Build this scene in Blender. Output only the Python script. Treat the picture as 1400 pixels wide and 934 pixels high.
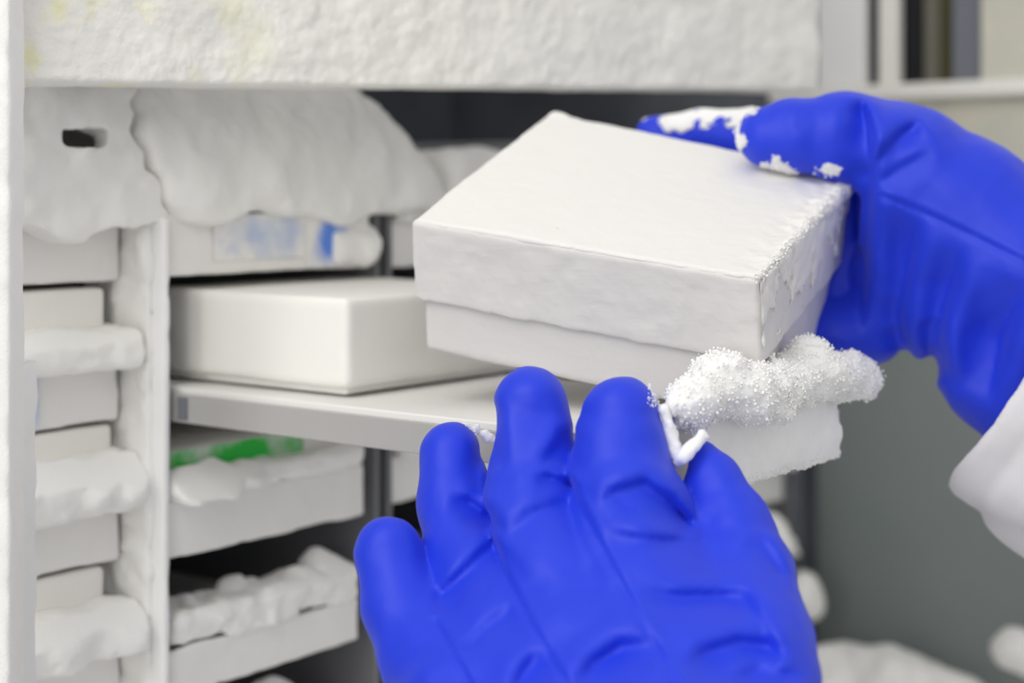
import bpy, math
import numpy as np
from mathutils import Vector

sc = bpy.context.scene
for o in list(bpy.data.objects):
    bpy.data.objects.remove(o)

# ------------------------------------------------------------------ camera, world, lights
F, CX, HY, Z0 = 2200.0, 700.0, 260.0, 1.40        # focal length (px of a 1400 px frame), principal point, eye height
cam = bpy.data.objects.new('camera', bpy.data.cameras.new('camera'))
sc.collection.objects.link(cam)
cam.location = (0, 0, Z0)
cam.rotation_euler = (math.pi / 2, 0, 0)
cam.data.sensor_width = 36
cam.data.lens = F / 1400 * 36
cam.data.shift_y = -(467 - HY) / 1400
cam.data.clip_start = 0.02
cam.data.dof.use_dof = True
cam.data.dof.focus_distance = 0.60
cam.data.dof.aperture_fstop = 5.6
sc.camera = cam

world = bpy.data.worlds.new('world'); sc.world = world
world.use_nodes = True
wn = world.node_tree; bg = wn.nodes['Background']
tc = wn.nodes.new('ShaderNodeTexCoord'); sx = wn.nodes.new('ShaderNodeSeparateXYZ'); mr = wn.nodes.new('ShaderNodeMapRange')
wn.links.new(tc.outputs['Generated'], sx.inputs[0]); wn.links.new(sx.outputs['Z'], mr.inputs[0])
mr.inputs[1].default_value = -0.6; mr.inputs[2].default_value = 0.6      # dim floor below, white lab ceiling above
mr.inputs[3].default_value = 0.27; mr.inputs[4].default_value = 0.76
wn.links.new(mr.outputs[0], bg.inputs[1])
bg.inputs[0].default_value = (1.0, 0.985, 0.955, 1)

def area(name, loc, target, size, power, col=(1, 1, 1)):
    l = bpy.data.lights.new(name, 'AREA'); l.shape = 'SQUARE'; l.size = size; l.energy = power; l.color = col
    o = bpy.data.objects.new(name, l); sc.collection.objects.link(o)
    o.location = loc
    o.rotation_euler = (Vector(target) - Vector(loc)).to_track_quat('-Z', 'Y').to_euler()
    return o
area('key_light', (-0.42, 0.02, Z0 + 0.62), (-0.05, 0.62, Z0 - .05), 0.5, 2.8, (1, 0.985, 0.95))  # added key light, close on the left so its falloff dims the far glove
area('fill_light', (-0.75, -0.8, Z0 + 0.35), (0.0, 0.8, Z0 - 0.1), 1.2, 7.0, (1, 0.99, 0.97))  # added frontal fill light that lifts the header and rack fronts

vs = sc.view_settings
vs.view_transform = 'Standard'; vs.look = 'None'; vs.gamma = 1; vs.use_curve_mapping = False
vs.exposure = 0.16

# ------------------------------------------------------------------ frames of reference
def P(px, py, D):
    return np.array([(px - CX) / F * D, D, (HY - py) / F * D + Z0])
U = np.array([0.6116, 0.7912, 0.0])     # along the rack fronts, to the right and away
N = np.array([0.7912, -0.6116, 0.0])    # out of the rack fronts
P0 = np.array([-0.158, 0.727, Z0])
def R(q):                               # rack coordinates (along, depth inwards, height) -> world
    q = np.atleast_2d(q)
    return P0 + q[:, :1] * U - q[:, 1:2] * N + q[:, 2:3] * np.array([0, 0, 1.0])
def W(q):
    return np.atleast_2d(q)

# ------------------------------------------------------------------ objects
def link(o):
    sc.collection.objects.link(o); return o
def tag(o, label=None, cat=None, group=None, kind=None):
    if label: o['label'] = label
    if cat: o['category'] = cat
    if group: o['group'] = group
    if kind: o['kind'] = kind
    return o
def thing(name, label, cat, loc, group=None):
    o = link(bpy.data.objects.new(name, None)); o.location = Vector([float(v) for v in loc]); o.empty_display_size = 0.02
    bpy.context.view_layer.update()
    return tag(o, label, cat, group)
def wloc(o):
    v = Vector((0, 0, 0))
    while o is not None:
        v += o.location; o = o.parent
    return v
def mesh_obj(name, v, f, mat, parent=None, smooth=True, origin=None):
    v = np.asarray(v, float)
    if parent is not None:
        org = np.array(wloc(parent))
    else:
        org = np.array(origin) if origin is not None else np.array([v[:, 0].mean(), v[:, 1].mean(), v[:, 2].min()])
    me = bpy.data.meshes.new(name)
    me.from_pydata((v - org).tolist(), [], [tuple(int(i) for i in q) for q in f])
    me.materials.append(mat)
    if smooth:
        me.polygons.foreach_set('use_smooth', [True] * len(me.polygons))
    me.update()
    o = link(bpy.data.objects.new(name, me))
    if parent is not None: o.parent = parent
    else: o.location = Vector(org.tolist())
    return o

# ------------------------------------------------------------------ noise and implicit surfaces
_rng = np.random.RandomState(7)
_L = 32
_lat = _rng.rand(_L, _L, _L).astype(np.float32) * 2 - 1
def vnoise(p):
    i = np.floor(p).astype(np.int64); f = (p - i).astype(np.float32); f = f * f * (3 - 2 * f)
    a = i & (_L - 1); b = (i + 1) & (_L - 1)
    x0, y0, z0 = a[:, 0], a[:, 1], a[:, 2]; x1, y1, z1 = b[:, 0], b[:, 1], b[:, 2]
    fx, fy, fz = f[:, 0], f[:, 1], f[:, 2]
    def l(u, v, t): return u + (v - u) * t
    return l(l(l(_lat[x0, y0, z0], _lat[x1, y0, z0], fx), l(_lat[x0, y1, z0], _lat[x1, y1, z0], fx), fy),
             l(l(_lat[x0, y0, z1], _lat[x1, y0, z1], fx), l(_lat[x0, y1, z1], _lat[x1, y1, z1], fx), fy), fz)
def fbm(p, size, octs=4, gain=0.5, seed=0):
    q = p / size + seed * 7.31
    s = 0; a = 1; t = 0
    for k in range(octs):
        s = s + a * vnoise(q); t += a; a *= gain; q = q * 2.03 + 5.17
    return s / t
def smin(a, b, k):
    h = np.clip(0.5 + 0.5 * (b - a) / k, 0, 1)
    return b + (a - b) * h - k * h * (1 - h)
def cone(p, a, b, ra, rb):
    ba = b - a; t = np.clip(((p - a) @ ba) / (ba @ ba + 1e-12), 0, 1)
    return np.linalg.norm(p - a - t[:, None] * ba, axis=1) - (ra + (rb - ra) * t)
def rbox(p, lo, hi, r):
    lo = np.array(lo); hi = np.array(hi); c = (lo + hi) / 2; h = (hi - lo) / 2 - r
    q = np.abs(p - c) - h
    return np.linalg.norm(np.maximum(q, 0), axis=1) + np.minimum(q.max(1), 0) - r
def surface(fn, lo, hi, h):
    lo = np.array(lo, float); hi = np.array(hi, float)
    n = np.maximum(np.ceil((hi - lo) / h).astype(int) + 1, 3)
    ax = [lo[k] + h * np.arange(n[k]) for k in range(3)]
    X, Y, Z = np.meshgrid(*ax, indexing='ij')
    pts = np.stack([X.ravel(), Y.ravel(), Z.ravel()], 1)
    out = np.empty(len(pts), np.float32)
    for s in range(0, len(pts), 400000):
        out[s:s + 400000] = fn(pts[s:s + 400000])
    G = out.reshape(n)
    G[0] = G[-1] = 1; G[:, 0] = G[:, -1] = 1; G[:, :, 0] = G[:, :, -1] = 1
    G = np.clip(G, -h * 3, h * 3)
    S = G < 0
    c = n - 1
    acc = np.zeros(tuple(c) + (3,), np.float32); cnt = np.zeros(tuple(c), np.int32)
    offs = [(i, j, k) for i in (0, 1) for j in (0, 1) for k in (0, 1)]
    def sub(A, o): return A[o[0]:o[0] + c[0], o[1]:o[1] + c[1], o[2]:o[2] + c[2]]
    for o in offs:
        for d in range(3):
            if o[d]: continue
            e = list(o); e[d] = 1
            m = sub(S, o) != sub(S, e)
            g0, g1 = sub(G, o)[m], sub(G, e)[m]
            t = g0 / (g0 - g1)
            w = np.tile(np.array(o, np.float32), (len(t), 1)); w[:, d] += t
            acc[m] += w; cnt[m] += 1
    act = cnt > 0
    idx = -np.ones(tuple(c), np.int64); idx[act] = np.arange(act.sum())
    cell = np.argwhere(act)
    V = lo + h * (cell + acc[act] / cnt[act][:, None])
    faces = []
    for d in range(3):
        a, b = (d + 1) % 3, (d + 2) % 3
        s0 = [slice(1, n[0] - 1)] * 3
        s0 = [slice(1, n[k] - 1) for k in range(3)]; s0[d] = slice(0, n[d] - 1)
        s1 = list(s0); s1[d] = slice(1, n[d])
        A = S[tuple(s0)]; B = S[tuple(s1)]
        ij = np.argwhere(A != B)
        if not len(ij): continue
        sg = A[tuple(ij.T)]
        base = ij.copy()
        for k in range(3):
            if k != d: base[:, k] += 1
        def cl(da, db):
            q = base.copy(); q[:, a] += da; q[:, b] += db
            return idx[tuple(q.T)]
        q = np.stack([cl(-1, -1), cl(0, -1), cl(0, 0), cl(-1, 0)], 1)
        q[~sg] = q[~sg][:, ::-1]
        faces.append(q)
    return V, np.concatenate(faces) if faces else np.zeros((0, 4), int)
def relax(V, Fq, it=1, lam=0.5):
    e = np.concatenate([Fq[:, [0, 1]], Fq[:, [1, 2]], Fq[:, [2, 3]], Fq[:, [3, 0]]])
    for _ in range(it):
        s = np.zeros_like(V); n = np.zeros(len(V))
        np.add.at(s, e[:, 0], V[e[:, 1]]); np.add.at(s, e[:, 1], V[e[:, 0]])
        np.add.at(n, e[:, 0], 1); np.add.at(n, e[:, 1], 1)
        V = V + lam * (s / n[:, None] - V)
    return V
def implicit(name, fn, lo, hi, h, mat, parent=None, frame=W, it=1):
    V, Fq = surface(fn, lo, hi, h)
    V = relax(V, Fq, it)
    if frame is R:                      # the rack frame is left-handed
        Fq = Fq[:, ::-1]
    return mesh_obj(name, frame(V), Fq, mat, parent)

# smooth bevelled slab: 8 corner points (bottom four, top four, both counter-clockwise) with chamfered edges
def slab(c, bev):
    c = np.asarray(c, float)
    cen = c.mean(0)
    V = []; 
    faces = [(0, 3, 2, 1), (4, 5, 6, 7), (0, 1, 5, 4), (1, 2, 6, 5), (2, 3, 7, 6), (3, 0, 4, 7)]
    vid = {}
    for fi, f in enumerate(faces):
        for k in range(4):
            p = c[f[k]]; a = c[f[k - 1]] - p; b = c[f[(k + 1) % 4]] - p
            V.append(p + a / np.linalg.norm(a) * bev + b / np.linalg.norm(b) * bev)
            vid[(fi, f[k])] = len(V) - 1
    Fc = [tuple(vid[(fi, v)] for v in f) for fi, f in enumerate(faces)]
    for i in range(6):
        for j in range(i + 1, 6):
            sh = [v for v in faces[i] if v in faces[j]]
            if len(sh) == 2:
                Fc.append((vid[(i, sh[0])], vid[(i, sh[1])], vid[(j, sh[1])], vid[(j, sh[0])]))
    for v in range(8):
        Fc.append(tuple(vid[(fi, v)] for fi, f in enumerate(faces) if v in f))
    V = np.array(V)
    out = []
    for f in Fc:
        n = np.cross(V[f[1]] - V[f[0]], V[f[2]] - V[f[0]])
        out.append(f if n @ (V[list(f)].mean(0) - cen) > 0 else f[::-1])
    return V, out
def box8(lo, hi):
    (a, b, c), (d, e, f) = lo, hi
    return np.array([(a, b, c), (d, b, c), (d, e, c), (a, e, c), (a, b, f), (d, b, f), (d, e, f), (a, e, f)], float)
def box(name, lo, hi, mat, parent=None, bev=0.0006, frame=R):
    V, f = slab(frame(box8(lo, hi)), bev)
    return mesh_obj(name, V, f, mat, parent, smooth=False)
def join(parts):
    V = []; Fc = []; n = 0
    for v, f in parts:
        V.append(np.asarray(v)); Fc += [tuple(i + n for i in q) for q in f]; n += len(v)
    return np.concatenate(V), Fc

# ------------------------------------------------------------------ materials
def srgb(r, g, b):
    def l(c):
        c /= 255.0
        return c / 12.92 if c <= 0.04045 else ((c + 0.055) / 1.055) ** 2.4
    return (l(r), l(g), l(b), 1)
def material(name, col, rough=0.8, bump=None, spec=0.3, sss=0.0, col2=None, cscale=20, sheen=0.0, trans=0.0, thr=(0.4, 0.6), bump2=None):
    m = bpy.data.materials.new(name); m.use_nodes = True
    nt = m.node_tree; b = nt.nodes['Principled BSDF']
    b.inputs['Base Color'].default_value = col
    b.inputs['Roughness'].default_value = rough
    b.inputs['Specular IOR Level'].default_value = spec
    if sheen:
        b.inputs['Sheen Weight'].default_value = sheen; b.inputs['Sheen Roughness'].default_value = 0.5
    if sss:
        b.inputs['Subsurface Weight'].default_value = sss
        b.inputs['Subsurface Radius'].default_value = (0.004, 0.004, 0.004)
        b.inputs['Subsurface Scale'].default_value = 1.0
    if trans: b.inputs['Transmission Weight'].default_value = trans
    geo = nt.nodes.new('ShaderNodeNewGeometry')
    if col2 is not None:
        nz = nt.nodes.new('ShaderNodeTexNoise'); nz.inputs['Scale'].default_value = cscale; nz.inputs['Detail'].default_value = 5
        nt.links.new(geo.outputs['Position'], nz.inputs['Vector'])
        r = nt.nodes.new('ShaderNodeMapRange'); r.inputs[1].default_value = thr[0]; r.inputs[2].default_value = thr[1]
        nt.links.new(nz.outputs['Fac'], r.inputs[0])
        mx = nt.nodes.new('ShaderNodeMix'); mx.data_type = 'RGBA'
        mx.inputs[6].default_value = col; mx.inputs[7].default_value = col2
        nt.links.new(r.outputs[0], mx.inputs[0]); nt.links.new(mx.outputs[2], b.inputs['Base Color'])
    prev = None
    for bp in (bump, bump2):
        if not bp: continue
        sc_, st, dist = bp[:3]
        nz = nt.nodes.new('ShaderNodeTexNoise'); nz.inputs['Detail'].default_value = 6; nz.inputs['Scale'].default_value = sc_
        src = geo.outputs['Position']
        if len(bp) > 3:
            mp = nt.nodes.new('ShaderNodeMapping'); mp.inputs['Scale'].default_value = bp[3]
            nt.links.new(src, mp.inputs['Vector']); src = mp.outputs[0]
        nt.links.new(src, nz.inputs['Vector'])
        bm = nt.nodes.new('ShaderNodeBump'); bm.inputs['Strength'].default_value = st; bm.inputs['Distance'].default_value = dist
        nt.links.new(nz.outputs['Fac'], bm.inputs['Height'])
        if prev: nt.links.new(prev.outputs[0], bm.inputs['Normal'])
        nt.links.new(bm.outputs[0], b.inputs['Normal']); prev = bm
    return m
M = {}
M['frost'] = material('frost', (0.95, 0.94, 0.91, 1), 0.95, bump=(900, 0.5, 0.0006), spec=0.1, sss=0.35)
M['snow'] = material('snow', (0.95, 0.95, 0.94, 1), 0.95, bump=(1500, 0.5, 0.0004), spec=0.1, sss=0.8)
M['header_frost'] = material('header_frost', (0.90, 0.89, 0.85, 1), 0.95, bump=(260, 0.5, 0.002), spec=0.1, sss=0.2, col2=(0.90, 0.88, 0.50, 1), cscale=38, thr=(0.52, 0.72))
def stain_mask(m, x0, x1):           # the yellow stains sit only at the left end of the header
    nt = m.node_tree; mix = [n for n in nt.nodes if n.type == 'MIX'][0]; src = mix.inputs[0].links[0].from_socket
    geo = [n for n in nt.nodes if n.type == 'NEW_GEOMETRY'][0]
    s_ = nt.nodes.new('ShaderNodeSeparateXYZ'); nt.links.new(geo.outputs['Position'], s_.inputs[0])
    r_ = nt.nodes.new('ShaderNodeMapRange'); r_.inputs[1].default_value = x1; r_.inputs[2].default_value = x0
    nt.links.new(s_.outputs['X'], r_.inputs[0])
    q = nt.nodes.new('ShaderNodeMath'); q.operation = 'MULTIPLY'
    nt.links.new(r_.outputs[0], q.inputs[0]); nt.links.new(src, q.inputs[1]); nt.links.new(q.outputs[0], mix.inputs[0])
stain_mask(M['header_frost'], -.160, -.095)
M['card'] = material('box_card', (0.74, 0.725, 0.715, 1), 0.75, bump=(300, 0.35, 0.0006), spec=0.2, bump2=(60, 0.3, 0.001, (0.4, 0.4, 3)))
M['card_back'] = material('stored_box_card', (0.92, 0.905, 0.865, 1), 0.85, bump=(300, 0.25, 0.0005), spec=0.15)
M['grain'] = material('snow_crystal', (0.99, 0.99, 0.98, 1), 1.0, spec=0.0)
M['lid_frost'] = material('lid_frost', (0.83, 0.82, 0.80, 1), 0.9, bump=(700, 0.35, 0.0005), spec=0.15, sss=0.2)
M['panel'] = material('frosted_drawer_panel', (0.89, 0.88, 0.86, 1), 0.85, bump=(250, 0.3, 0.0008), spec=0.15)
M['clear'] = material('frosted_clear_plastic', (0.62, 0.61, 0.60, 1), 0.28, bump=(120, 0.1, 0.0005), spec=0.5, trans=0.35)
M['rack'] = material('rack_plate', (0.80, 0.79, 0.78, 1), 0.5, bump=(200, 0.2, 0.0005), spec=0.4)
M['rack_shade'] = material('rack_plate_shade', (0.20, 0.205, 0.22, 1), 0.5, spec=0.4)  # plates coloured dark so the gaps between drawers read as shade
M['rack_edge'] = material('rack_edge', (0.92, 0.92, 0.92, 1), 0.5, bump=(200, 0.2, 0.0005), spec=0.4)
M['dark'] = material('chamber_shade_slate', (0.12, 0.128, 0.155, 1), 0.6, spec=0.3, col2=(0.17, 0.18, 0.205, 1), cscale=8)  # dark colour stands in for the shade inside the chamber
M['black'] = material('black_strip', (0.008, 0.009, 0.012, 1), 0.6, spec=0.3)
M['grey_wall'] = material('grey_green_liner', srgb(140, 148, 147), 0.6, spec=0.3, col2=srgb(132, 141, 140), cscale=5)
M['beige'] = material('beige_liner', srgb(216, 213, 198), 0.7, spec=0.2, col2=srgb(205, 204, 192), cscale=30)
M['white'] = material('white_enamel', srgb(243, 241, 236), 0.5, spec=0.3)
M['pale'] = material('pale_grey_enamel', srgb(244, 244, 244), 0.5, spec=0.3)
M['olive'] = material('olive_strip', srgb(74, 70, 42), 0.6)
M['slate'] = material('grey_blue_strip', srgb(120, 124, 134), 0.6)
M['taupe'] = material('taupe_strip', srgb(110, 108, 98), 0.6)
M['glove'] = material('blue_insulated_fabric', (0.009, 0.040, 0.70, 1), 0.52, bump=(35, 0.25, 0.003), spec=0.4, sheen=0.08, bump2=(1800, 0.08, 0.0002))
M['glove_seam'] = material('blue_seam_thread', (0.018, 0.03, 0.75, 1), 0.6)
M['sleeve'] = material('white_coat_cloth', (0.74, 0.73, 0.76, 1), 0.9, bump=(1200, 0.1, 0.0004), spec=0.1)
M['blue_label'] = material('blue_label_under_frost', srgb(100, 145, 235), 0.8, col2=(0.89, 0.88, 0.86, 1), cscale=45, thr=(0.46, 0.62))
M['pale_blue'] = material('pale_blue_label_under_frost', srgb(196, 208, 232), 0.8, col2=(0.89, 0.88, 0.86, 1), cscale=60, thr=(0.40, 0.68))
def soft_label(m):                    # the print shows through the frost strongest in the middle, fading to its edges
    nt = m.node_tree; rng = [n for n in nt.nodes if n.type == 'MAP_RANGE'][0]; nz = rng.inputs[0].links[0].from_socket
    t = nt.nodes.new('ShaderNodeTexCoord'); v = nt.nodes.new('ShaderNodeVectorMath'); v.operation = 'SUBTRACT'; v.inputs[1].default_value = (.5, .5, .5)
    l = nt.nodes.new('ShaderNodeVectorMath'); l.operation = 'LENGTH'
    nt.links.new(t.outputs['Generated'], v.inputs[0]); nt.links.new(v.outputs[0], l.inputs[0])
    a = nt.nodes.new('ShaderNodeMath'); a.operation = 'MULTIPLY_ADD'; a.inputs[1].default_value = .55
    nt.links.new(l.outputs['Value'], a.inputs[0]); nt.links.new(nz, a.inputs[2]); nt.links.new(a.outputs[0], rng.inputs[0])
    rng.inputs[1].default_value = .60; rng.inputs[2].default_value = .90

M['left_label'] = material('faint_blue_label_under_frost', srgb(176, 194, 232), 0.8, col2=(0.89, 0.88, 0.86, 1), cscale=40, thr=(0.40, 0.68)); soft_label(M['left_label'])
_g = [n for n in M['left_label'].node_tree.nodes if n.type == 'MAP_RANGE'][0]; _g.inputs[1].default_value = .86; _g.inputs[2].default_value = 1.15
for k_ in ('blue_label', 'pale_blue'): soft_label(M[k_])
M['green'] = material('green_box_under_frost', srgb(60, 200, 80), 0.8, col2=srgb(205, 222, 205), cscale=50, thr=(0.48, 0.66))
soft_label(M['green']); _g = [n for n in M['green'].node_tree.nodes if n.type == 'MAP_RANGE'][0]; _g.inputs[1].default_value = .72; _g.inputs[2].default_value = .92

def band_noise(p, d, amp, size, octs=4, seed=0, gain=0.5, fl=0):
    m = np.abs(d) < amp * 1.6 + 0.004
    if m.any():
        n = fbm(p[m], size, octs, gain, seed)
        if fl: n = np.abs(n) * 2 - 0.45
        d = d.copy(); d[m] -= amp * 1.7 * n
    return d

# ------------------------------------------------------------------ setting: freezer chamber
def plane(name, c, mat, thick=0.006, n=None, frame=W):
    """thick panel from four corner points (counter-clockwise seen from the camera), thickness pushed away"""
    c = np.asarray(c, float); nn = np.cross(c[1] - c[0], c[3] - c[0]); nn /= np.linalg.norm(nn)
    b = c - nn * thick
    V, f = slab(np.concatenate([b, c]), 0.0008)
    o = mesh_obj(name, V, f, mat, None, smooth=False)
    o['kind'] = 'structure'
    return o
A0, A1 = -0.30, 0.635
CB, CT = -0.375, 0.30            # chamber floor and ceiling height relative to the eye
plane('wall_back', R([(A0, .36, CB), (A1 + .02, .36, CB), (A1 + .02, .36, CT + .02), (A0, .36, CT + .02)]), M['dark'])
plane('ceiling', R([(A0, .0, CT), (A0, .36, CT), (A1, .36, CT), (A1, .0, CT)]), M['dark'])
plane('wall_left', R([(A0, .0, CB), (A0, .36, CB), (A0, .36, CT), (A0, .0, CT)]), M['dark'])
# right side wall of the chamber: grey-green below, pale liner above, running out past the racks
plane('wall_right', R([(A1, -.003, CB), (A1, -.55, CB), (A1, -.55, -.035), (A1, -.003, -.035)]), M['grey_wall'])
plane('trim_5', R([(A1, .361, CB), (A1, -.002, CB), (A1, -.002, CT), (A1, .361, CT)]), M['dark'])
plane('trim_1', R([(A1 - .001, -.002, -.035), (A1 - .001, -.55, -.035), (A1 - .001, -.55, .066), (A1 - .001, -.002, .066)]), M['beige'])
plane('floor', R([(A0, .36, CB), (A0, -.30, CB), (A1, -.55, CB), (A1, .36, CB)]), M['pale'])

# ledge and the uprights above it, right background
V, f = slab(R(box8((A1 - .018, -.55, .066), (A1 + .02, .03, .0775))), .002)
tag(mesh_obj('trim_2', V, f, M['white'], None, False), kind='structure')

def upright(px0, px1, mat, name, label, cat, off=0.0, group=None):
    # an upright slat standing on the ledge
    def s_at(px, a):
        k = (px - CX) / F; base = P0 + a * U
        return -(k * base[1] - base[0]) / (N[0] - k * N[1])
    a = A1 + off
    s0, s1 = s_at(px0, a), s_at(px1, a)
    V, f = slab(R(box8((a, s1, .0776), (a + .012, s0, .26))), .0015)
    o = mesh_obj(name, V, f, mat, None, False)
    return tag(o, label, cat, group)
tag(upright(1116, 1181, M['pale'], 'trim_3', None, None), kind='structure')
tag(upright(1200, 1226, M['white'], 'trim_4', None, None), kind='structure')
upright(1178, 1202, M['black'], 'gasket_strip', 'narrow black upright strip between the two white posts, top right background', 'strip', .016)
upright(1224, 1263, M['black'], 'gasket_strip', 'wide black upright strip just right of the thin white post, above the ledge', 'strip', .016)
upright(1262, 1283, M['taupe'], 'upright_slat', 'taupe upright slat beside the wide black strip, above the ledge', 'slat', .014)
upright(1282, 1302, M['olive'], 'upright_slat', 'dark olive upright slat, above the ledge in the blurred background', 'slat', .018)
upright(1301, 1342, M['slate'], 'upright_slat', 'grey-blue upright slat left of the beige panel, above the ledge', 'slat', .014)
upright(1340, 1470, M['beige'], 'upright_slat', 'wide beige upright panel at the right edge, above the ledge', 'panel', .006)

# ------------------------------------------------------------------ freezer header and corner post (near frame of the opening)
cab = thing('freezer_cabinet', 'white frost-crusted freezer cabinet front: wide header across the top and narrow left post', 'freezer', P(10, 934, .64))
hl, hr = P(-60, 117, .612), P(1110, 126, .98)
def header():
    nx, nz = 420, 90
    u = np.linspace(0, 1, nx); w = np.linspace(0, 1, nz)
    Ug, Wg = np.meshgrid(u, w, indexing='ij')
    base = hl[None, None] + Ug[..., None] * (hr - hl)
    up = Wg * 0.10
    pts = base.copy(); pts[..., 2] += up
    n = np.array([(hr - hl)[1], -(hr - hl)[0], 0]); n /= np.linalg.norm(n)
    q = pts.reshape(-1, 3)
    e = (fbm(q, .024, 5, .5, 1) * .0030 + fbm(q, .006, 3, .5, 2) * .0006).reshape(nx, nz)
    edge = np.minimum(1, Wg / .03)
    e = e * (0.35 + .65 * edge) + .004 * np.sqrt(np.clip(edge * (2 - edge), 0, 1))
    pts += n * e[..., None]
    pts[:, 0, 2] += fbm(base[:, 0], .05, 4, .5, 9) * .0012
    back = base.copy(); back[..., 2] = pts[..., 2]; back -= n * .012
    V = np.concatenate([pts.reshape(-1, 3), back.reshape(-1, 3)])
    I = np.arange(nx * nz).reshape(nx, nz); J = I + nx * nz
    Fq = []
    def grid(A, flip):
        q = np.stack([A[:-1, :-1], A[1:, :-1], A[1:, 1:], A[:-1, 1:]], -1).reshape(-1, 4)
        return q[:, ::-1] if flip else q
    Fq.append(grid(I, False)); Fq.append(grid(J, True))
    Fq.append(np.stack([I[:-1, 0], J[:-1, 0], J[1:, 0], I[1:, 0]], 1))
    Fq.append(np.stack([I[:-1, -1], I[1:, -1], J[1:, -1], J[:-1, -1]], 1))
    Fq.append(np.stack([I[-1, :-1], J[-1, :-1], J[-1, 1:], I[-1, 1:]], 1))
    Fq.append(np.stack([I[0, :-1], I[0, 1:], J[0, 1:], J[0, :-1]], 1))
    return V, np.concatenate(Fq)
mesh_obj('header_panel', *header(), M['header_frost'], cab)
def post_fn(p):
    a, b = P(-60, 400, .606), P(17, 400, .606)
    d = rbox(p, (a[0], .602, Z0 - .30), (b[0], .622, Z0 + .20), .0012)
    return band_noise(p, d, .0006, .012, 4, 3)
implicit('corner_post', post_fn, (-.215, .596, Z0 - .27), (-.182, .628, Z0 + .13), .0014, M['frost'], cab)
def strip_fn(p):
    x1 = P(33, 400, .628)[0]
    d = rbox(p, (x1 - .0036, .625, Z0 - .29), (x1, .645, Z0 - .068), .0008)
    return band_noise(p, d, .0007, .01, 4, 4)
implicit('post_flange', strip_fn, (-.20, .620, Z0 - .27), (-.182, .650, Z0 - .062), .0012, M['rack_edge'], cab)

# ------------------------------------------------------------------ racks
def rack(a0, a1, label, top=.03, front=0.0, first=True):
    t = thing('freezer_rack', label, 'rack', R([(a0, .1, CB + .002)])[0], 'racks standing side by side in the chamber')
    if first: box('side_panel', (a0 - .0015, front + .002, CB + .002), (a0 + .0015, .30, top), M['rack_shade'], t)
    box('side_panel', (a1 - .0015, front + .002, CB + .002), (a1 + .0015, .30, top), M['rack_shade'], t)
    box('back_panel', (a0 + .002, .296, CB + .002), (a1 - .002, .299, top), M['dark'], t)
    return t
rA = rack(-.150, -.0015, 'frosted steel rack of narrow drawers at the left edge, behind the left post')
rB = rack(.0015, .146, 'frosted steel rack right of the leftmost one, its second drawer pulled out')
rC = rack(.156, .298, 'shaded rack seen in the gap left of the little finger of the front glove', .03)
rD = rack(.306, .448, 'rack hidden mostly behind the lifted box and the front glove', .03)
rE = rack(.456, .605, 'far rack whose dark end shows right of the front glove', .03)
# bright edge plate between the two near racks
def edge_fn(p):
    d = rbox(p, (-.0034, -.005, -.33), (.0006, .0045, -.012), .0010)
    return band_noise(p, d, .0003, .01, 4, 5)
implicit('edge_strip', edge_fn, (-.008, -.008, -.325), (.006, .010, -.008), .0012, M['rack_edge'], rA, R)
# frost grown on the side plate beside the left rack's boxes
def side_frost(p):
    d = rbox(p, (-.0065, .002, -.33), (-.0012, .05, -.006), .002)
    return band_noise(p, d, .0022, .018, 4, 6, fl=1)
implicit('frost', side_frost, (-.016, -.003, -.325), (.0, .052, 0), .0016, M['frost'], rA, R)

ZB = [-.0413 - .0635 * k for k in range(5)]
def frost_ledge(name, a0, a1, s0, s1, z0, z1, seed, parent, amp=.003, lumps=(), h=.0014, mat='frost', flat=True):
    def fn(p):
        d = rbox(p, (a0, s0, z0), (a1, s1, z1), min(.0045, (z1 - z0) * .42))
        for (a, s, z, r) in lumps:
            d = smin(d, np.linalg.norm(p - np.array([a, s, z]), axis=1) - r, .006)
        d = band_noise(p, d, amp, .015, 5, seed, .6)
        d = np.maximum(d, -(s1 - p[:, 1]) * 0 + (p[:, 2] - (z0 + (z1 - z0) * .45 + (p[:, 1] - s0 + .004) * .9)) * .7 - .003 * (amp > .0035) )
        if flat: d = np.maximum(d, z0 + .001 * np.sin(p[:, 0] * 160 + seed) * np.cos(p[:, 0] * 71) - p[:, 2])
        return d
    m = .014
    return implicit(name, fn, (a0 - m, s0 - m, z0 - .006), (a1 + m, s1 + m, z1 + m + max([l[3] for l in lumps] + [0])), h, M[mat], parent, R)

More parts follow.
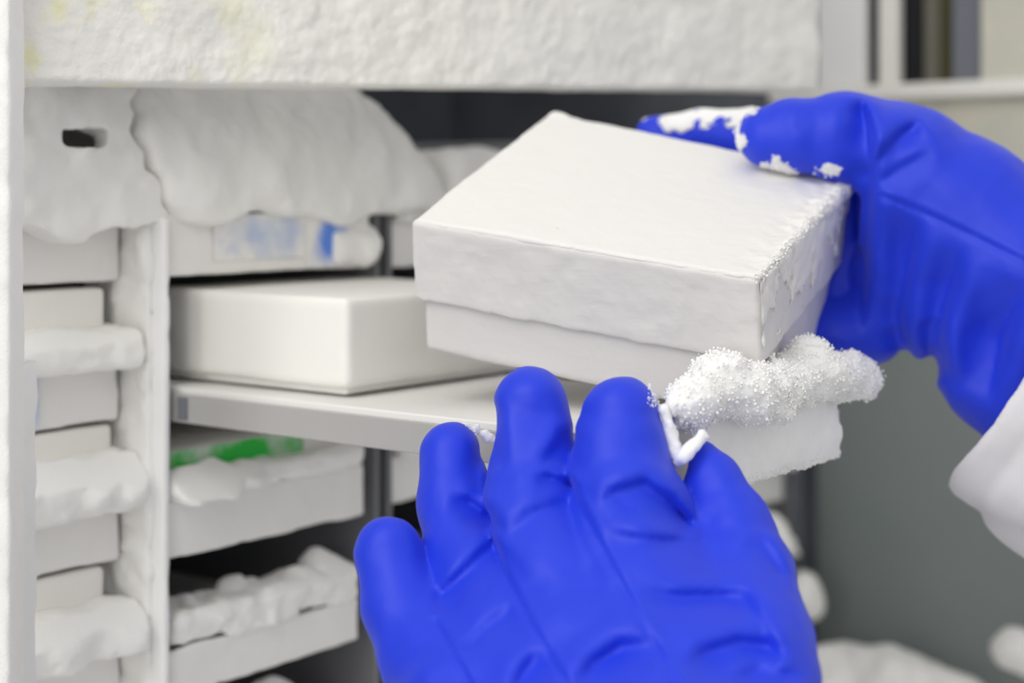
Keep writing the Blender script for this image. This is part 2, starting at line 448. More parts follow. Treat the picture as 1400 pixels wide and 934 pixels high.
def cryobox(a0, s0, z0, label, top, w=.128, mat='card_back', group='boxes stored in the racks'):
    t = thing('cryobox', label, 'box', R([(a0 + w / 2, s0 + w / 2, z0)])[0], group)
    box('base', (a0 + .0046, s0 + .0046, z0), (a0 + w - .0046, s0 + w - .0046, top - .005), M[mat], t, .0012)
    def lid(p):
        d = rbox(p, (a0, s0, z0 + (top - z0) * .08), (a0 + w, s0 + w, top), .0022)
        inner = rbox(p, (a0 + .0042, s0 + .0042, z0 - .02), (a0 + w - .0042, s0 + w - .0042, top - .0045), .001)
        d = np.maximum(d, -inner)
        return band_noise(p, d, .0003, .02, 4, 3)
    implicit('lid', lid, (a0 - .004, s0 - .004, z0 - .002), (a0 + w + .004, s0 + w + .004, top + .004), .0018, M[mat], t, R, 1)
    return t
def drawer(a0, a1, s0, zb, ztop, label, parts=None, group='drawers in the racks', depth=.27, floor=True):
    t = thing('rack_drawer', label, 'drawer', R([((a0 + a1) / 2, s0 + .1, zb)])[0], group)
    def fp(p):
        d = rbox(p, (a0, s0, zb), (a1, s0 + .004, ztop), .0016)
        return band_noise(p, d, .0007, .016, 4, 11 + zb * 100)
    implicit('front_panel', fp, (a0 - .005, s0 - .005, zb - .005), (a1 + .005, s0 + .009, ztop + .005), .0013, M['panel'], t, R)
    if floor:
        box('floor', (a0, s0 + .0045, zb), (a1, s0 + depth, zb + .0015), M['panel'], t)
        for a in (a0, a1 - .002):
            box('side_wall', (a, s0 + .0045, zb + .0016), (a + .002, s0 + depth, zb + .014), M['panel'], t)
    return t

# ---- left rack (A): drawers recessed by 20 mm, frost ledges reaching forward
SA = .0205
rowlab = ['top', 'second', 'third', 'fourth', 'fifth']
for k in range(5):
    zb = ZB[k]
    zt = zb + (.026 if k else .034)
    d = drawer(-.1480, -.0075, SA, zb, zt, '%s drawer from top in leftmost rack, %s' % (rowlab[k], ['pale blue mark at its left', 'with a pale blue label at left', 'below a ragged snow ledge', 'snow lump at right', 'cut by the bottom of the picture'][k]))
    if k == 0:
        box('label', (-.090, SA - .0016, zb + .004), (-.0735, SA - .0008, zb + .030), M['left_label'], d, .0002)
    if k == 1:
        box('label', (-.092, SA - .0016, zb + .002), (-.052, SA - .0008, zb + .0255), M['left_label'], d, .0002)
    if k:
        lum = [[], [(-.012, .008, zb + .030, .006)], [(-.016, .006, zb + .035, .010), (-.034, .004, zb + .035, .008)], [(-.013, .007, zb + .033, .009), (-.05, .004, zb + .031, .007)], []][k]
        frost_ledge('frost', -.142, -.0045 - .0015 * (k % 2), .0005, SA + .010, zb + .0250, zb + (.043, .044, .051, .047, .044)[k], 20 + k, d, lumps=lum)
        cryobox(-.1445, SA + .001, zb + .0022, 'white box in the %s drawer of the leftmost rack, %s' % (rowlab[k], ['', 'top edge under the black gap', 'upper edge touching the drawer above', 'clean front above a snow ledge', 'just cut by the picture bottom'][k]), ZB[k - 1] - (.0028 if k == 1 else .0016), w=.1300 if k in (1, 3) else .1345)

# ---- right near rack (B)
d0 = drawer(.0035, .138, .0, ZB[0] + .0018, ZB[0] + .031, 'top drawer of the second rack, blue label at right under the snow')
box('label', (.090, -.0013, ZB[0] + .003), (.121, -.0004, ZB[0] + .030), M['blue_label'], d0, .0002)
box('label', (.030, -.0010, ZB[0] + .008), (.0898, -.0004, ZB[0] + .030), M['pale_blue'], d0, .0002)
frost_ledge('frost', .108, .142, -.004, .006, ZB[0] + .004, ZB[0] + .026, 33, d0, amp=.002, flat=False, lumps=[(.135, 0, ZB[0] + .012, .008)])

d2 = drawer(.0035, .134, .0, ZB[2], ZB[2] + .027, 'third drawer of the second rack, plain frosted front under a snow lump, green box inside')
frost_ledge('frost', .004, .132, -.004, .014, ZB[2] + .026, ZB[2] + .0385, 41, d2, amp=.0022, lumps=[(.016, -.006, ZB[2] + .034, .012), (.030, -.005, ZB[2] + .036, .013), (.034, -.002, ZB[2] + .047, .006), (.052, -.001, ZB[2] + .031, .008)])
gb = cryobox(.006, .010, ZB[2] + .002, 'frosted box with a green band in the third drawer, below the pulled-out clear drawer', ZB[2] + .048, w=.124)
V, f = slab(R(box8((.012, .0088, ZB[2] + .034), (.098, .0098, ZB[2] + .0475))), .0002)
mesh_obj('green_band', V, f, M['green'], gb, False)
d3 = drawer(.0035, .130, .0, ZB[3], ZB[3] + .022, 'fourth drawer of the second rack, empty and dark inside, with snow heaped along its front')
frost_ledge('frost', .004, .128, -.003, .030, ZB[3] + .021, ZB[3] + .038, 51, d3, amp=.0038,
            lumps=[(.03, .020, ZB[3] + .036, .007), (.062, .022, ZB[3] + .037, .007), (.112, .012, ZB[3] + .040, .009), (.095, .012, ZB[3] + .035, .009)])
d4 = drawer(.0035, .130, .0, ZB[4], ZB[4] + .022, 'fifth drawer of the second rack at the picture bottom, round snow mounds inside')
frost_ledge('frost', .006, .126, .004, .05, ZB[4] + .022, ZB[4] + .030, 61, d4, amp=.003, lumps=[(.05, .02, ZB[4] + .034, .016), (.09, .02, ZB[4] + .034, .016)])

# ---- racks further right: frosted drawers in shade
for (nm, a0, a1, rk) in (('third', .160, .294, rC), ('fourth', .310, .444, rD), ('fifth', .460, .600, rE)):
    for k in range(5):
        if nm == 'fourth' and k in (1, 2): continue
        dd = drawer(a0, a1, .006, ZB[k], ZB[k] + .026, '%s drawer from the top in the %s rack from the left' % (rowlab[k], nm))
        if nm == 'third' or k > 1:
            frost_ledge('frost', a0 + .002, a1 - .002, .0, .02, ZB[k] + .025, ZB[k] + .034, 70 + k + int(a0 * 100), dd, amp=.004, h=.002,
                        lumps=[(a0 + .012, .0, ZB[k] + .022, .007), (a1 - .012, -.002, ZB[k] + .026, .010)])

# ---- snow masses over the tops of the racks
def massA(p):
    d = rbox(p, (-.16, -.002, -.034), (.012, .10, .060), .006)
    wave = -.0175 + .0035 * np.sin(p[:, 0] * 75 + 2.2) + .002 * np.sin(p[:, 0] * 170)
    d = np.maximum(d, (wave - p[:, 2]) * .8)
    # dark hole
    crack = -.0009 - .62 * np.clip(p[:, 2], -.02, .021) + .0012 * np.sin(p[:, 2] * 420)
    d = smin(-d, -(p[:, 0] - crack) * .85, .005) * -1
    hole = np.minimum(rbox(p, (-.0560, -.02, .0190), (-.0320, .12, .0265), .002), rbox(p, (-.075, .010, .004), (-.012, .12, .040), .004))
    hole = band_noise(p, hole, .002, .007, 4, 17)
    d = band_noise(p, d, .0028, .018, 6, 14, .55)
    return np.maximum(d, -hole)
tag(implicit('snow_mass', massA, (-.155, -.018, -.042), (.016, .11, .072), .0014, M['frost'], None, R, 1),
    'grey-white snow mass over the leftmost rack, with a small black hole in it', 'snow')
def massB(p):
    d = rbox(p, (-.020, -.008, -.030), (.197, .10, .066), .012)
    crack = .0004 - .62 * np.clip(p[:, 2], -.02, .021) + .0012 * np.sin(p[:, 2] * 420)
    d = smin(-d, -(crack - p[:, 0]) * .85, .005) * -1
    cut = (p[:, 2] - (.056 - 12 * np.maximum(p[:, 0] - .125, 0) ** 2 - .10 * (p[:, 1] + .01) * 0)) * .6
    d = smin(-d, -cut, .014) * -1
    lean = (-.012 + .35 * np.maximum(p[:, 2] - .0, 0) - p[:, 1]) * .8          # the front leans back towards the top
    d = smin(-d, -lean, .010) * -1
    for (a, s, z, r) in ((.02, .004, .0, .013), (.065, .006, .004, .013), (.17, .010, -.002, .015), (.14, .012, .010, .015)):
        d = smin(d, np.linalg.norm(p - np.array([a, s, z]), axis=1) - r, .014)
    wave = -.0140 + .0030 * np.sin(p[:, 0] * 62 + 4.0) + .0015 * np.sin(p[:, 0] * 150)
    d = band_noise(p, d, .0020, .018, 6, 15, .55)
    return smin(-d, -(wave - p[:, 2]) * .8, .004) * -1
tag(implicit('snow_mass', massB, (-.026, -.030, -.026), (.215, .115, .085), .0015, M['frost'], None, R, 1),
    'large fluffy snow mass on top of the second rack, sloping down to the right', 'snow')
def massC(p):
    d = rbox(p, (.20, -.006, -.022), (.60, .12, .021), .012)
    for (a, s, z, r) in ((.25, .01, .004, .016), (.33, .01, .000, .018), (.42, .02, .002, .018), (.52, .01, .0, .016)):
        d = smin(d, np.linalg.norm(p - np.array([a, s, z]), axis=1) - r, .012)
    return band_noise(p, d, .004, .03, 4, 16, .5)
tag(implicit('snow_mass', massC, (.19, -.025, -.035), (.612, .135, .052), .0025, M['frost'], None, R, 1),
    'blurred grey snow layer on top of the far racks, behind the lifted box', 'snow')

# snow on the chamber floor at the right, far behind
def pile(name, cs, label, seed, k=.01, base=None):
    cs = [(np.array(P(x, y, D)), r * D / F) for x, y, D, r in cs]
    lo = np.min([c - r for c, r in cs], 0) - .01; hi = np.max([c + r for c, r in cs], 0) + .01
    def fn(p):
        d = np.full(len(p), 1.0)
        for c, r in cs: d = smin(d, np.linalg.norm(p - c, axis=1) - r, k)
        return band_noise(p, d, .004, .02, 4, seed, .5)
    return tag(implicit(name, fn, lo, hi, .003, M['frost']), label, 'snow')
pile('snow_heap', [(1120, 960, 1.14, 70), (1155, 935, 1.14, 55), (1215, 940, 1.12, 58), (1262, 955, 1.12, 55), (1310, 975, 1.1, 50), (1080, 950, 1.15, 60)], 'blurred heap of snow lumps on the chamber floor right of the front glove', 81)
pile('snow_lump', [(1385, 890, 1.08, 24), (1400, 895, 1.08, 26)], 'small round snow lump stuck to the grey wall at the right edge', 82)
pile('snow_lump', [(1100, 800, 1.17, 18), (1090, 825, 1.17, 22), (1108, 830, 1.17, 12)], 'snow lump at the foot of the dark rack end, right of the front glove', 83)
pile('snow_lump', [(1052, 725, 1.15, 26), (1045, 760, 1.15, 30), (1070, 745, 1.15, 18)], 'pale snow lump against the dark rack, touching the outline of the front glove', 84)

# dark rack end seen right of the glove
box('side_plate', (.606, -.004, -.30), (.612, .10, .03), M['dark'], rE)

# ------------------------------------------------------------------ pulled-out clear drawer
DL = .267
pd = thing('rack_drawer', 'clear plastic drawer pulled out towards the viewer, its snow-covered front held by the front glove', 'drawer', R([(.07, -DL / 2, -.1045)])[0], 'drawers in the racks')
za, zf = -.1040, -.0935
AS = .0045
box('floor', (AS + .0025, -DL + .004, -.0935), (.1385, .03, -.0895), M['lid_frost'], pd)
box('side_wall', (AS, -DL + .002, -.1050), (AS + .0024, .03, -.0922), M['clear'], pd, .0005)
box('side_wall', (.1390, -DL + .002, -.1050), (.1414, .03, -.0922), M['clear'], pd, .0005)
box('slide_clip', (AS - .001, -.012, -.1035), (AS + .0001, -.006, -.0935), M['dark'], pd, .0003)
def dp(p):
    d = rbox(p, (.020, -DL - .003, -.1125), (.131, -DL + .001, -.080), .0012)
    d = band_noise(p, d, .0018, .014, 5, 91, .6)
    bot = -.1105 + .0016 * fbm(p, .006, 3, .6, 5) + .014 * np.maximum(p[:, 0] - .105, 0)
    return np.maximum(d, bot - p[:, 2])
pfront = implicit('front_panel', dp, (.010, -DL - .010, -.119), (.139, -DL + .008, -.074), .0009, M['snow'], pd, R, 1)
def clump(p):
    pts = [(922, 556, .560, 12), (948, 550, .570, 29), (985, 527, .583, 40), (1018, 538, .590, 38), (1050, 540, .604, 36), (1082, 528, .628, 33), (1106, 513, .642, 35), (1140, 522, .660, 30), (1172, 520, .680, 27), (1184, 524, .688, 18)]
    d = np.full(len(p), 1.0)
    for q0, q1 in zip(pts[:-1], pts[1:]):
        d = smin(d, cone(p, P(*q0[:3]), P(*q1[:3]), q0[3] * q0[2] / F, q1[3] * q1[2] / F), .004)
    for x, y, D, r in ((982, 492, .60, 13), (990, 505, .60, 18), (1103, 478, .645, 11), (1108, 490, .645, 16), (1060, 505, .62, 12), (1165, 497, .67, 14)):
        d = smin(d, np.linalg.norm(p - P(x, y, D), axis=1) - r * D / F, .004)
    d = band_noise(p, d, .0022, .012, 2, 92, .5)
    d = band_noise(p, d, .0011, .0034, 4, 93, .8) - .0004
    cut = (Z0 - .0868 + .0012 * fbm(p, .006, 3, .6, 7)) - p[:, 2]
    return np.maximum(d, cut)
c0 = P(900, 600, .56); c1 = P(1215, 440, .70)
clump_o = implicit('frost', clump, (c0[0] - .004, .545, Z0 - .092), (P(1215, 500, .70)[0] + .004, .72, Z0 - .05), .00065, M['snow'], pd, W, 1)
def sliver(p):
    d = cone(p, P(909, 560, .560), P(926, 632, .556), 9 * .56 / F, 10 * .556 / F)
    d = smin(d, cone(p, P(936, 622, .552), P(960, 596, .556), 11 * .556 / F, 9 * .556 / F), .001)
    d = smin(d, cone(p, P(926, 632, .554), P(936, 622, .552), 8 * .556 / F, 9 * .556 / F), .001)
    return band_noise(p, d, .0010, .004, 4, 94, .6)
implicit('frost', sliver, (.048, .545, Z0 - .105), (.074, .572, Z0 - .066), .0006, M['snow'], pd)
box('corner_block', (.004, -DL - .001, -.104), (.018, -DL + .002, -.084), M['clear'], pd)
# frost crumbs on the drawer floor edge beside the ring finger
def crumbs(p):
    rs = np.random.RandomState(5); d = np.full(len(p), 1.0)
    for i in range(16):
        t = i / 15.
        c = P(640 + 32 * t + rs.randn() * 2, 583 + 17 * t + rs.randn() * 3, .596)
        d = smin(d, np.linalg.norm(p - c, axis=1) - (.0008 + .0008 * rs.rand()), .0006)
    return band_noise(p, d, .0004, .002, 3, 95)
q0, q1 = P(630, 612, .596), P(682, 572, .596)
implicit('frost', crumbs, (q0[0], .590, q0[2]), (q1[0], .602, q1[2]), .0005, M['snow'], pd)

def grains(name, src, n, seed, rad, parent, keep=None, mat='grain'):
    # loose snow crystals clinging to a frosted surface: uncountable, one object
    rs = np.random.RandomState(seed)
    v = np.array([tuple(q.co) for q in src.data.vertices]); nn = np.array([tuple(q.normal) for q in src.data.vertices])
    off = np.array(wloc(src)) 
    w = v + off
    idx = np.arange(len(v))
    if keep is not None: idx = idx[keep(w, nn)]
    idx = rs.choice(idx, min(n, len(idx)), replace=False)
    oct_ = np.array([(1, 0, 0), (-1, 0, 0), (0, 1, 0), (0, -1, 0), (0, 0, 1), (0, 0, -1)], float)
    tri = [(0, 2, 4), (2, 1, 4), (1, 3, 4), (3, 0, 4), (2, 0, 5), (1, 2, 5), (3, 1, 5), (0, 3, 5)]
    V = []; Fc = []
    for i in idx:
        c = w[i] + nn[i] * rad * rs.choice([rs.uniform(-.3, .6), rs.uniform(-.3, .6), rs.uniform(.4, 1.6)]); A = rs.randn(3, 3); q_, _ = np.linalg.qr(A)
        r_ = rad * rs.uniform(.35, 1.15) * np.array([1, rs.uniform(.6, 1), rs.uniform(.5, 1.2)])
        k = len(V) * 6
        V.append((oct_ * r_) @ q_ + c)
        Fc += [(a_ + k, b_ + k, c_ + k) for a_, b_, c_ in tri]
    o = mesh_obj(name, np.concatenate(V), Fc, M[mat], parent)
    o['kind'] = 'stuff'
    return o
grains('snow_grains', clump_o, 4600, 1, .00078, pd)
grains('snow_grains', pfront, 1500, 2, .0007, pd, lambda w, n: w[:, 2] < Z0 - .107)

# box standing in the pulled-out drawer, further back
cryobox(.0205, -.0945, -.0882, 'plain white box standing in the pulled-out clear drawer, left of the lifted box', -.0462, w=.133, group=None)

# ------------------------------------------------------------------ lifted box
hb = thing('cryobox', 'large frost-dusted white cardboard box with separate lid, lifted out and held in the blue gloves', 'box', P(860, 500, .65))
KB = 1.095
tA, tB, tC, tD = P(562, 303, .594 * KB), P(1036, 383, .545 * KB), P(1164, 243, .660 * KB), P(751, 155, .709 * KB)
bA, bB, bC = P(565, 411, .605 * KB), P(1041, 503, .556 * KB), P(1150, 366, .671 * KB)
bD = tD + (bA - tA)
def lerp8(lo, hi):
    """corner points inside the lid's hexahedron: lo, hi in unit box coords"""
    c = []
    for w in (lo[2], hi[2]):
        for (u, v) in ((lo[0], lo[1]), (hi[0], lo[1]), (hi[0], hi[1]), (lo[0], hi[1])):
            t = tA * (1 - u) * (1 - v) + tB * u * (1 - v) + tC * u * v + tD * (1 - u) * v
            b = bA * (1 - u) * (1 - v) + bB * u * (1 - v) + bC * u * v + bD * (1 - u) * v
            c.append(b + (t - b) * w)
    return np.array(c)
def trilin(q):
    u, v, w = q[:, :1], q[:, 1:2], q[:, 2:3]
    t = tA * (1 - u) * (1 - v) + tB * u * (1 - v) + tC * u * v + tD * (1 - u) * v
    b = bA * (1 - u) * (1 - v) + bB * u * (1 - v) + bC * u * v + bD * (1 - u) * v
    return b + (t - b) * w
SC = np.array([.133, .133, .032])
def held(name, fn, lo, hi, h, mat):
    V, Fq = surface(fn, lo, hi, h); V = relax(V, Fq, 1)
    return mesh_obj(name, trilin(V / SC), Fq, mat, hb)
def lidf(p):
    d = rbox(p, (0, 0, 0), SC, .0014)
    inner = rbox(p, (.0016, .0016, -.02), (SC[0] - .0016, SC[1] - .0016, SC[2] - .0018), .001)
    d = np.maximum(d, -inner)
    d = band_noise(p, d, .00035, .010, 5, 100, .6)
    return d
held('lid', lidf, (-.004, -.004, -.004), (.137, .137, .036), .0010, M['card'])
def basef(p):
    d = rbox(p, (.0028, .0028, -.0215), (SC[0] - .0028, SC[1] - .0028, .024), .0016)
    return band_noise(p, d, .0003, .014, 5, 101, .6)
held('base', basef, (-.001, -.001, -.025), (.134, .134, .026), .0012, M['card'])
def topfrost(p):
    d = rbox(p, (.0004, .0004, SC[2] - .0016), (SC[0] + .0004, SC[1] + .0001, SC[2] + .0009), .0012)
    # thicker, shaggier frost along the right edge and at the far corners
    for a, b, ra, rb in (((.131, .010, .0305), (.1325, .128, .0305), .0012, .0035), ((.004, .131, .032), (.008, .131, .033), .0022, .001), ((.125, .131, .031), (.132, .125, .029), .003, .004)):
        d = smin(d, cone(p, np.array(a), np.array(b), ra, rb), .002)
    m = np.clip((p[:, 0] - .118) / .012, 0, 1)
    n1 = fbm(p, .0045, 4, .6, 21); n0 = fbm(p, .03, 3, .5, 22)
    return d - (.0003 + .0016 * m) * n1 - .0004 * n0
topf = held('frost', topfrost, (-.003, -.003, .022), (.141, .138, .040), .0009, M['lid_frost'])
def sidefrost(p):
    n = fbm(p, .013, 5, .6, 23)
    d = rbox(p, (.1325, .002, .002), (.1338, .131, .031), .0006)
    d -= .0013 * fbm(p, .005, 4, .6, 24)
    return np.maximum(d, (.0 - n - (p[:, 2] - .014) * 30) * .004)
held('frost', sidefrost, (.1290, -.002, -.002), (.139, .135, .034), .0008, M['lid_frost'])

def redge(w, n):
    X = CX + F * w[:, 0] / w[:, 1]; Y = HY - F * (w[:, 2] - Z0) / w[:, 1]
    d = np.abs((Y - 383) - (X - 1036) * (243 - 383) / 128.) / 1.48
    return (d < 7) & (X > 1030)
grains('snow_grains', topf, 700, 3, .0007, hb, redge)
# ------------------------------------------------------------------ gloves
def pxproj(p):
    return CX + F * p[:, 0] / p[:, 1], HY - F * (p[:, 2] - Z0) / p[:, 1]
def seg_px(X, Y, pl):
    """distance to a polyline drawn across the surface, and the position along it (0..1)"""
    best = np.full(len(X), 1e9); par = np.zeros(len(X)); side = np.zeros(len(X)); n = len(pl) - 1
    for i in range(n):
        ax, ay = pl[i]; bx, by = pl[i + 1]
        dx, dy = bx - ax, by - ay; L = dx * dx + dy * dy
        t = np.clip(((X - ax) * dx + (Y - ay) * dy) / L, 0, 1)
        d = np.hypot(X - ax - t * dx, Y - ay - t * dy)
        m = d < best
        best[m] = d[m]; par[m] = ((i + t) / n)[m]
        side[m] = np.sign((X - ax) * dy - (Y - ay) * dx)[m]
    return best, par, side
def chain(p, pts, k=.004):
    d = None
    for q0, q1 in zip(pts[:-1], pts[1:]):
        c = cone(p, P(*q0[:3]), P(*q1[:3]), q0[3] * q0[2] / F, q1[3] * q1[2] / F)
        d = c if d is None else smin(d, c, k)
    return d
def glove_surface(fingers, palm, creases, seams, kp, kf, seed, puff=.0008):
    def fn(p):
        d = None
        for c in palm:
            e = chain(p, c, .004); d = e if d is None else smin(d, e, kp)
        g = None
        for c in fingers:
            e = chain(p, c, .004); g = e if g is None else smin(g, e, .0006)
        d = smin(d, g, kf)
        m = np.abs(d) < .009
        q = p[m]; X, Y = pxproj(q); add = np.zeros(len(q))
        for pl, w, dep in creases:
            dist, t, side = seg_px(X, Y, pl)
            f = 4 * t * (1 - t); f = f * f * (3 - 2 * f)
            s = dist / w * side
            add += f * dep * 1.15 * (np.exp(-s * s * np.where(s > 0, 1.5, .10)) - .35 * np.exp(-(s - 2.2) ** 2 / 2))
        for pl, w, dep in seams:
            dist, t, side = seg_px(X, Y, pl)
            s = dist / (w * 1.25) * side
            add += dep * .8 * (np.exp(-s * s) - .5 * np.exp(-(s - 2.2) ** 2 / 1.5))
        add -= puff * 2.6 * fbm(q, .024, 3, .45, seed)
        d[m] += add
        return d
    return fn

person = thing('person', 'person in padded blue freezer gloves and a white coat sleeve, lifting box', 'person', P(1500, 1100, .50))

# front glove: back of the hand towards the viewer, fingers up, thumb at the right
fingers1 = [
    [(531, 757, .560, 46), (546, 825, .553, 51), (580, 900, .540, 57), (640, 1010, .515, 66)],
    [(617, 622, .588, 45), (622, 690, .580, 49), (640, 760, .565, 56), (690, 880, .535, 66)],
    [(725, 553, .577, 51), (728, 615, .572, 57), (727, 690, .560, 61), (760, 800, .540, 66)],
    [(848, 567, .562, 55), (847, 620, .560, 66), (857, 695, .552, 80), (880, 790, .535, 84)],
    [(962, 622, .562, 24), (976, 655, .560, 38), (1000, 720, .552, 52), (1022, 790, .538, 62), (1040, 880, .515, 70), (1050, 1000, .490, 72)],
]
palm1 = [
    [(772, 668, .570, 16), (778, 700, .562, 30), (785, 760, .550, 42)],
    [(672, 742, .578, 14), (678, 780, .568, 30), (690, 830, .555, 40)],
    [(596, 862, .556, 14), (604, 900, .545, 30), (640, 960, .525, 40)],
    [(948, 745, .555, 16), (955, 790, .545, 36)],
    [(592, 880, .545, 56), (625, 960, .520, 70), (720, 1130, .480, 100)],
    [(655, 790, .560, 58), (705, 930, .520, 76), (780, 1150, .475, 110)],
    [(735, 720, .558, 60), (790, 900, .520, 84), (830, 1150, .470, 115)],
    [(868, 745, .548, 82), (895, 900, .515, 92), (880, 1150, .465, 120)],
    [(930, 800, .545, 78), (985, 920, .510, 90), (930, 1150, .465, 120)],
    [(1010, 800, .538, 60), (1042, 930, .505, 74), (980, 1150, .465, 110)],
]
creases1 = [
    ([(728, 652), (750, 654), (775, 662), (800, 676)], 7, .0024),
    ([(815, 700), (840, 676), (880, 664), (915, 688), (940, 718), (956, 734)], 11, .0036),
    ([(820, 730), (870, 738), (915, 742), (965, 745)], 9, .0022),
    ([(870, 806), (920, 818), (975, 818), (1050, 815)], 12, .0026),
    ([(935, 920), (965, 895), (1010, 880), (1050, 888), (1075, 905)], 13, .0034),
    ([(990, 932), (1040, 918), (1100, 928)], 9, .002),
    ([(785, 950), (815, 908), (850, 886), (915, 882)], 13, .0034),
    ([(685, 745), (725, 705), (765, 690), (800, 690)], 10, .0018),
    ([(590, 830), (625, 795), (665, 755), (685, 735)], 11, .0028),
    ([(610, 680), (640, 688), (665, 706), (684, 732)], 9, .0028),
    ([(700, 955), (718, 920), (745, 885)], 11, .0024),
    ([(1028, 725), (1055, 765), (1080, 805)], 11, .0018),
    ([(1000, 800), (1040, 855), (1065, 920)], 12, .0018),
    ([(735, 645), (765, 608), (785, 580)], 8, .0016),
    ([(625, 905), (668, 858), (710, 825)], 12, .0016),
    ([(672, 545), (676, 590), (682, 650)], 10, .0016),
    ([(688, 535), (705, 560), (760, 575)], 16, .0008),
    ([(655, 600), (650, 650), (655, 700)], 9, .0012),
]
seams1 = [
    ([(776, 655), (800, 705), (850, 800), (900, 890), (935, 960)], 3.4, .0013),
    ([(672, 735), (690, 785), (730, 860), (790, 960)], 3.4, .0012),
    ([(594, 850), (615, 885), (655, 960)], 3.4, .0012),
]
g1 = glove_surface(fingers1, palm1, creases1, seams1, .010, .0045, 31)
glove1 = implicit('glove', g1, (-.070, .400, Z0 - .260), (.120, .625, Z0 - .050), .00115, M['glove'], person, W, 1)

def tips(w, n):
    X = CX + F * w[:, 0] / w[:, 1]; Y = HY - F * (w[:, 2] - Z0) / w[:, 1]
    return ((np.hypot(X - 896, Y - 535) < 22) & (X > 884)) | ((np.hypot(X - 650, Y - 590) < 22) & (Y - 575 < (X - 628) * .9)) & (X > 632)
grains('snow_grains', glove1, 110, 4, .0006, person, tips)

# second glove: reaching in from the right, thumb on top of the lid, fingers underneath
fingers2 = [
    [(1052, 186, 0.714, 45), (1085, 184, 0.712, 52), (1150, 188, 0.710, 60), (1215, 215, 0.710, 72)],
    [(892, 184, 0.805, 22), (960, 186, 0.799, 33), (1040, 190, 0.783, 40), (1120, 210, 0.761, 52)],
    [(1082, 470, 0.728, 32), (1150, 452, 0.728, 46), (1200, 430, 0.728, 60)],
    [(1120, 400, 0.756, 50), (1200, 380, 0.745, 70)],
]
palm2 = [
    [(1186, 250, .705, 34), (1188, 330, .715, 40)],
    [(1190, 240, .752, 40), (1186, 330, .755, 46), (1176, 450, .750, 42)],
    [(1168, 270, .735, 26), (1160, 340, .738, 34), (1140, 420, .738, 40)],
    [(1175, 200, 0.712, 68), (1240, 228, 0.712, 84), (1310, 285, 0.710, 98), (1400, 370, 0.701, 118), (1490, 470, 0.690, 128)],
    [(1215, 280, 0.723, 56), (1205, 370, 0.728, 62), (1195, 438, 0.731, 58)],
    [(1270, 310, 0.717, 88), (1262, 390, 0.721, 84), (1245, 432, 0.723, 66)],
    [(1330, 350, 0.712, 100), (1315, 430, 0.714, 92), (1400, 480, 0.706, 90)],
    [(1345, 470, 0.710, 76), (1370, 500, 0.706, 86), (1450, 560, 0.695, 100)],
]
creases2 = [
    ([(1172, 132), (1182, 165), (1187, 205), (1182, 262)], 9, .0056),
    ([(1182, 250), (1210, 212), (1235, 185), (1262, 165)], 10, .0046),
    ([(1190, 262), (1230, 232), (1280, 205)], 9, .0024),
    ([(1192, 215), (1182, 280), (1176, 380), (1172, 470)], 13, .0075),
    ([(1255, 285), (1238, 360), (1226, 430), (1228, 490)], 13, .0062),
    ([(1318, 330), (1288, 410), (1276, 480), (1282, 530)], 13, .0056),
    ([(1228, 440), (1238, 470), (1248, 515)], 8, .0030),
    ([(1272, 430), (1285, 470), (1296, 530)], 9, .0032),
    ([(1075, 125), (1068, 165), (1080, 230)], 13, .0006),
    ([(1130, 130), (1120, 170), (1132, 230)], 13, .0005),
    ([(1400, 380), (1368, 460), (1345, 560)], 14, .0055),
]
seams2 = [([(1205, 268), (1260, 290), (1320, 318), (1395, 355), (1450, 380)], 3.2, .0013)]
g2 = glove_surface(fingers2, palm2, creases2, seams2, .008, .005, 32)
implicit('glove', g2, (.060, .640, Z0 - .125), (.262, .845, Z0 + .053), .0012, M['glove'], person, W, 1)

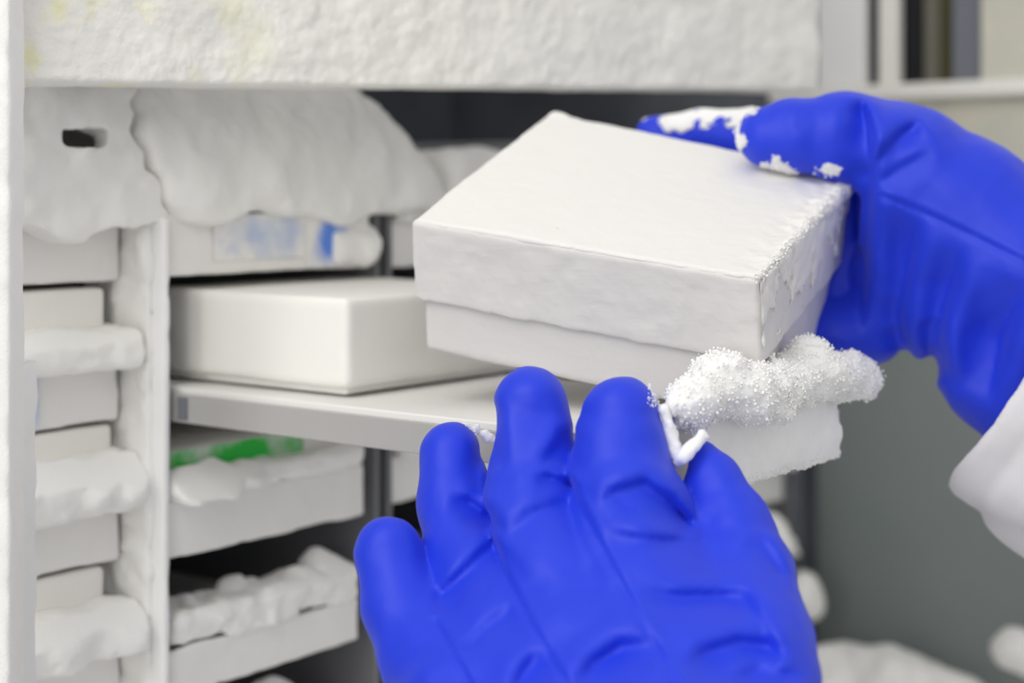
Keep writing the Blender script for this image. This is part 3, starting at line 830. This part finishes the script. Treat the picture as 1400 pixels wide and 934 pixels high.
# frost caught on the second glove
def crust(p):
    d = chain(p, fingers2[1], .004) - .0010
    X, Y = pxproj(p)
    n = fbm(p, .010, 5, .6, 41)
    edge = (Y - 171 - 0.06 * (X - 950)) / 2200 * .77
    return np.maximum(d, edge * .55 - .006 * n)
a, b = P(850, 215, .81), P(1030, 130, .745)
implicit('glove_frost', crust, (a[0], .755, a[2]), (b[0] + .006, .835, b[2]), .0008, M['snow'], person, W, 1)
def crust2(p):
    d = g2(p) - .0007
    n = fbm(p, .0055, 4, .6, 42)
    X, Y = pxproj(p)
    pk = np.minimum.reduce([np.hypot((X - 1072) / 1.1, Y - 232) - 15, np.hypot(X - 1062, Y - 220) - 8, np.hypot((X - 1132) / 1.5, Y - 233) - 8, np.hypot(X - 1027, Y - 152) - 7,
                            np.hypot((X - 1012) / .8, (Y - 190) / 1.5) - 10, np.hypot(X - 1045, Y - 225) - 6])
    return np.maximum(d, pk * .0003 + .0042 * n)
a, b = P(985, 270, .72), P(1190, 125, .68)
cr2 = implicit('glove_frost', crust2, (a[0], .672, a[2]), (b[0] + .006, .725, b[2]), .0007, M['snow'], person, W, 1)

grains('snow_grains', cr2, 500, 5, .0007, person)

# white coat sleeves over the cuffs (the front one is below the picture)
def sleeve_fn(ax0, ax1, r0, grow):
    ba = ax1 - ax0; L = np.linalg.norm(ba); ba = ba / L
    def sleeve(p):
        v = p - ax0; t = v @ ba
        rad = v - t[:, None] * ba
        r = np.linalg.norm(rad, axis=1)
        side = np.cross(ba, np.array([0, -1., 0])); side /= np.linalg.norm(side); up = np.cross(side, ba)
        ang = np.arctan2(rad @ side, rad @ up)
        R0 = r0 + grow * np.clip(t, 0, .2) + .0014 * np.sin(ang * 7 + t * 60) * np.clip(t / .02, 0, 1) + .0012 * np.sin(ang * 3 - t * 120)
        R0 = R0 + .0012 * np.exp(-((t - .004) / .004) ** 2) - .0018 * np.exp(-((t - .016) / .003) ** 2)
        d = np.abs(r - R0) - .0026
        d = np.maximum(d * .8, -t + .0015 * np.sin(ang * 4))
        return d - .0010 * fbm(p, .018, 3, .5, 51)
    return sleeve
implicit('sleeve', sleeve_fn(P(1392, 548, .700), P(1684, 766, .660), .0465, .05), (.160, .600, Z0 - .230), (.300, .760, Z0 - .010), .0018, M['sleeve'], person, W, 2)
implicit('sleeve', sleeve_fn(P(835, 1180, .440), P(835, 1480, .400), .062, .05), (-.06, .30, Z0 - .30), (.13, .52, Z0 - .165), .003, M['sleeve'], person, W, 2)
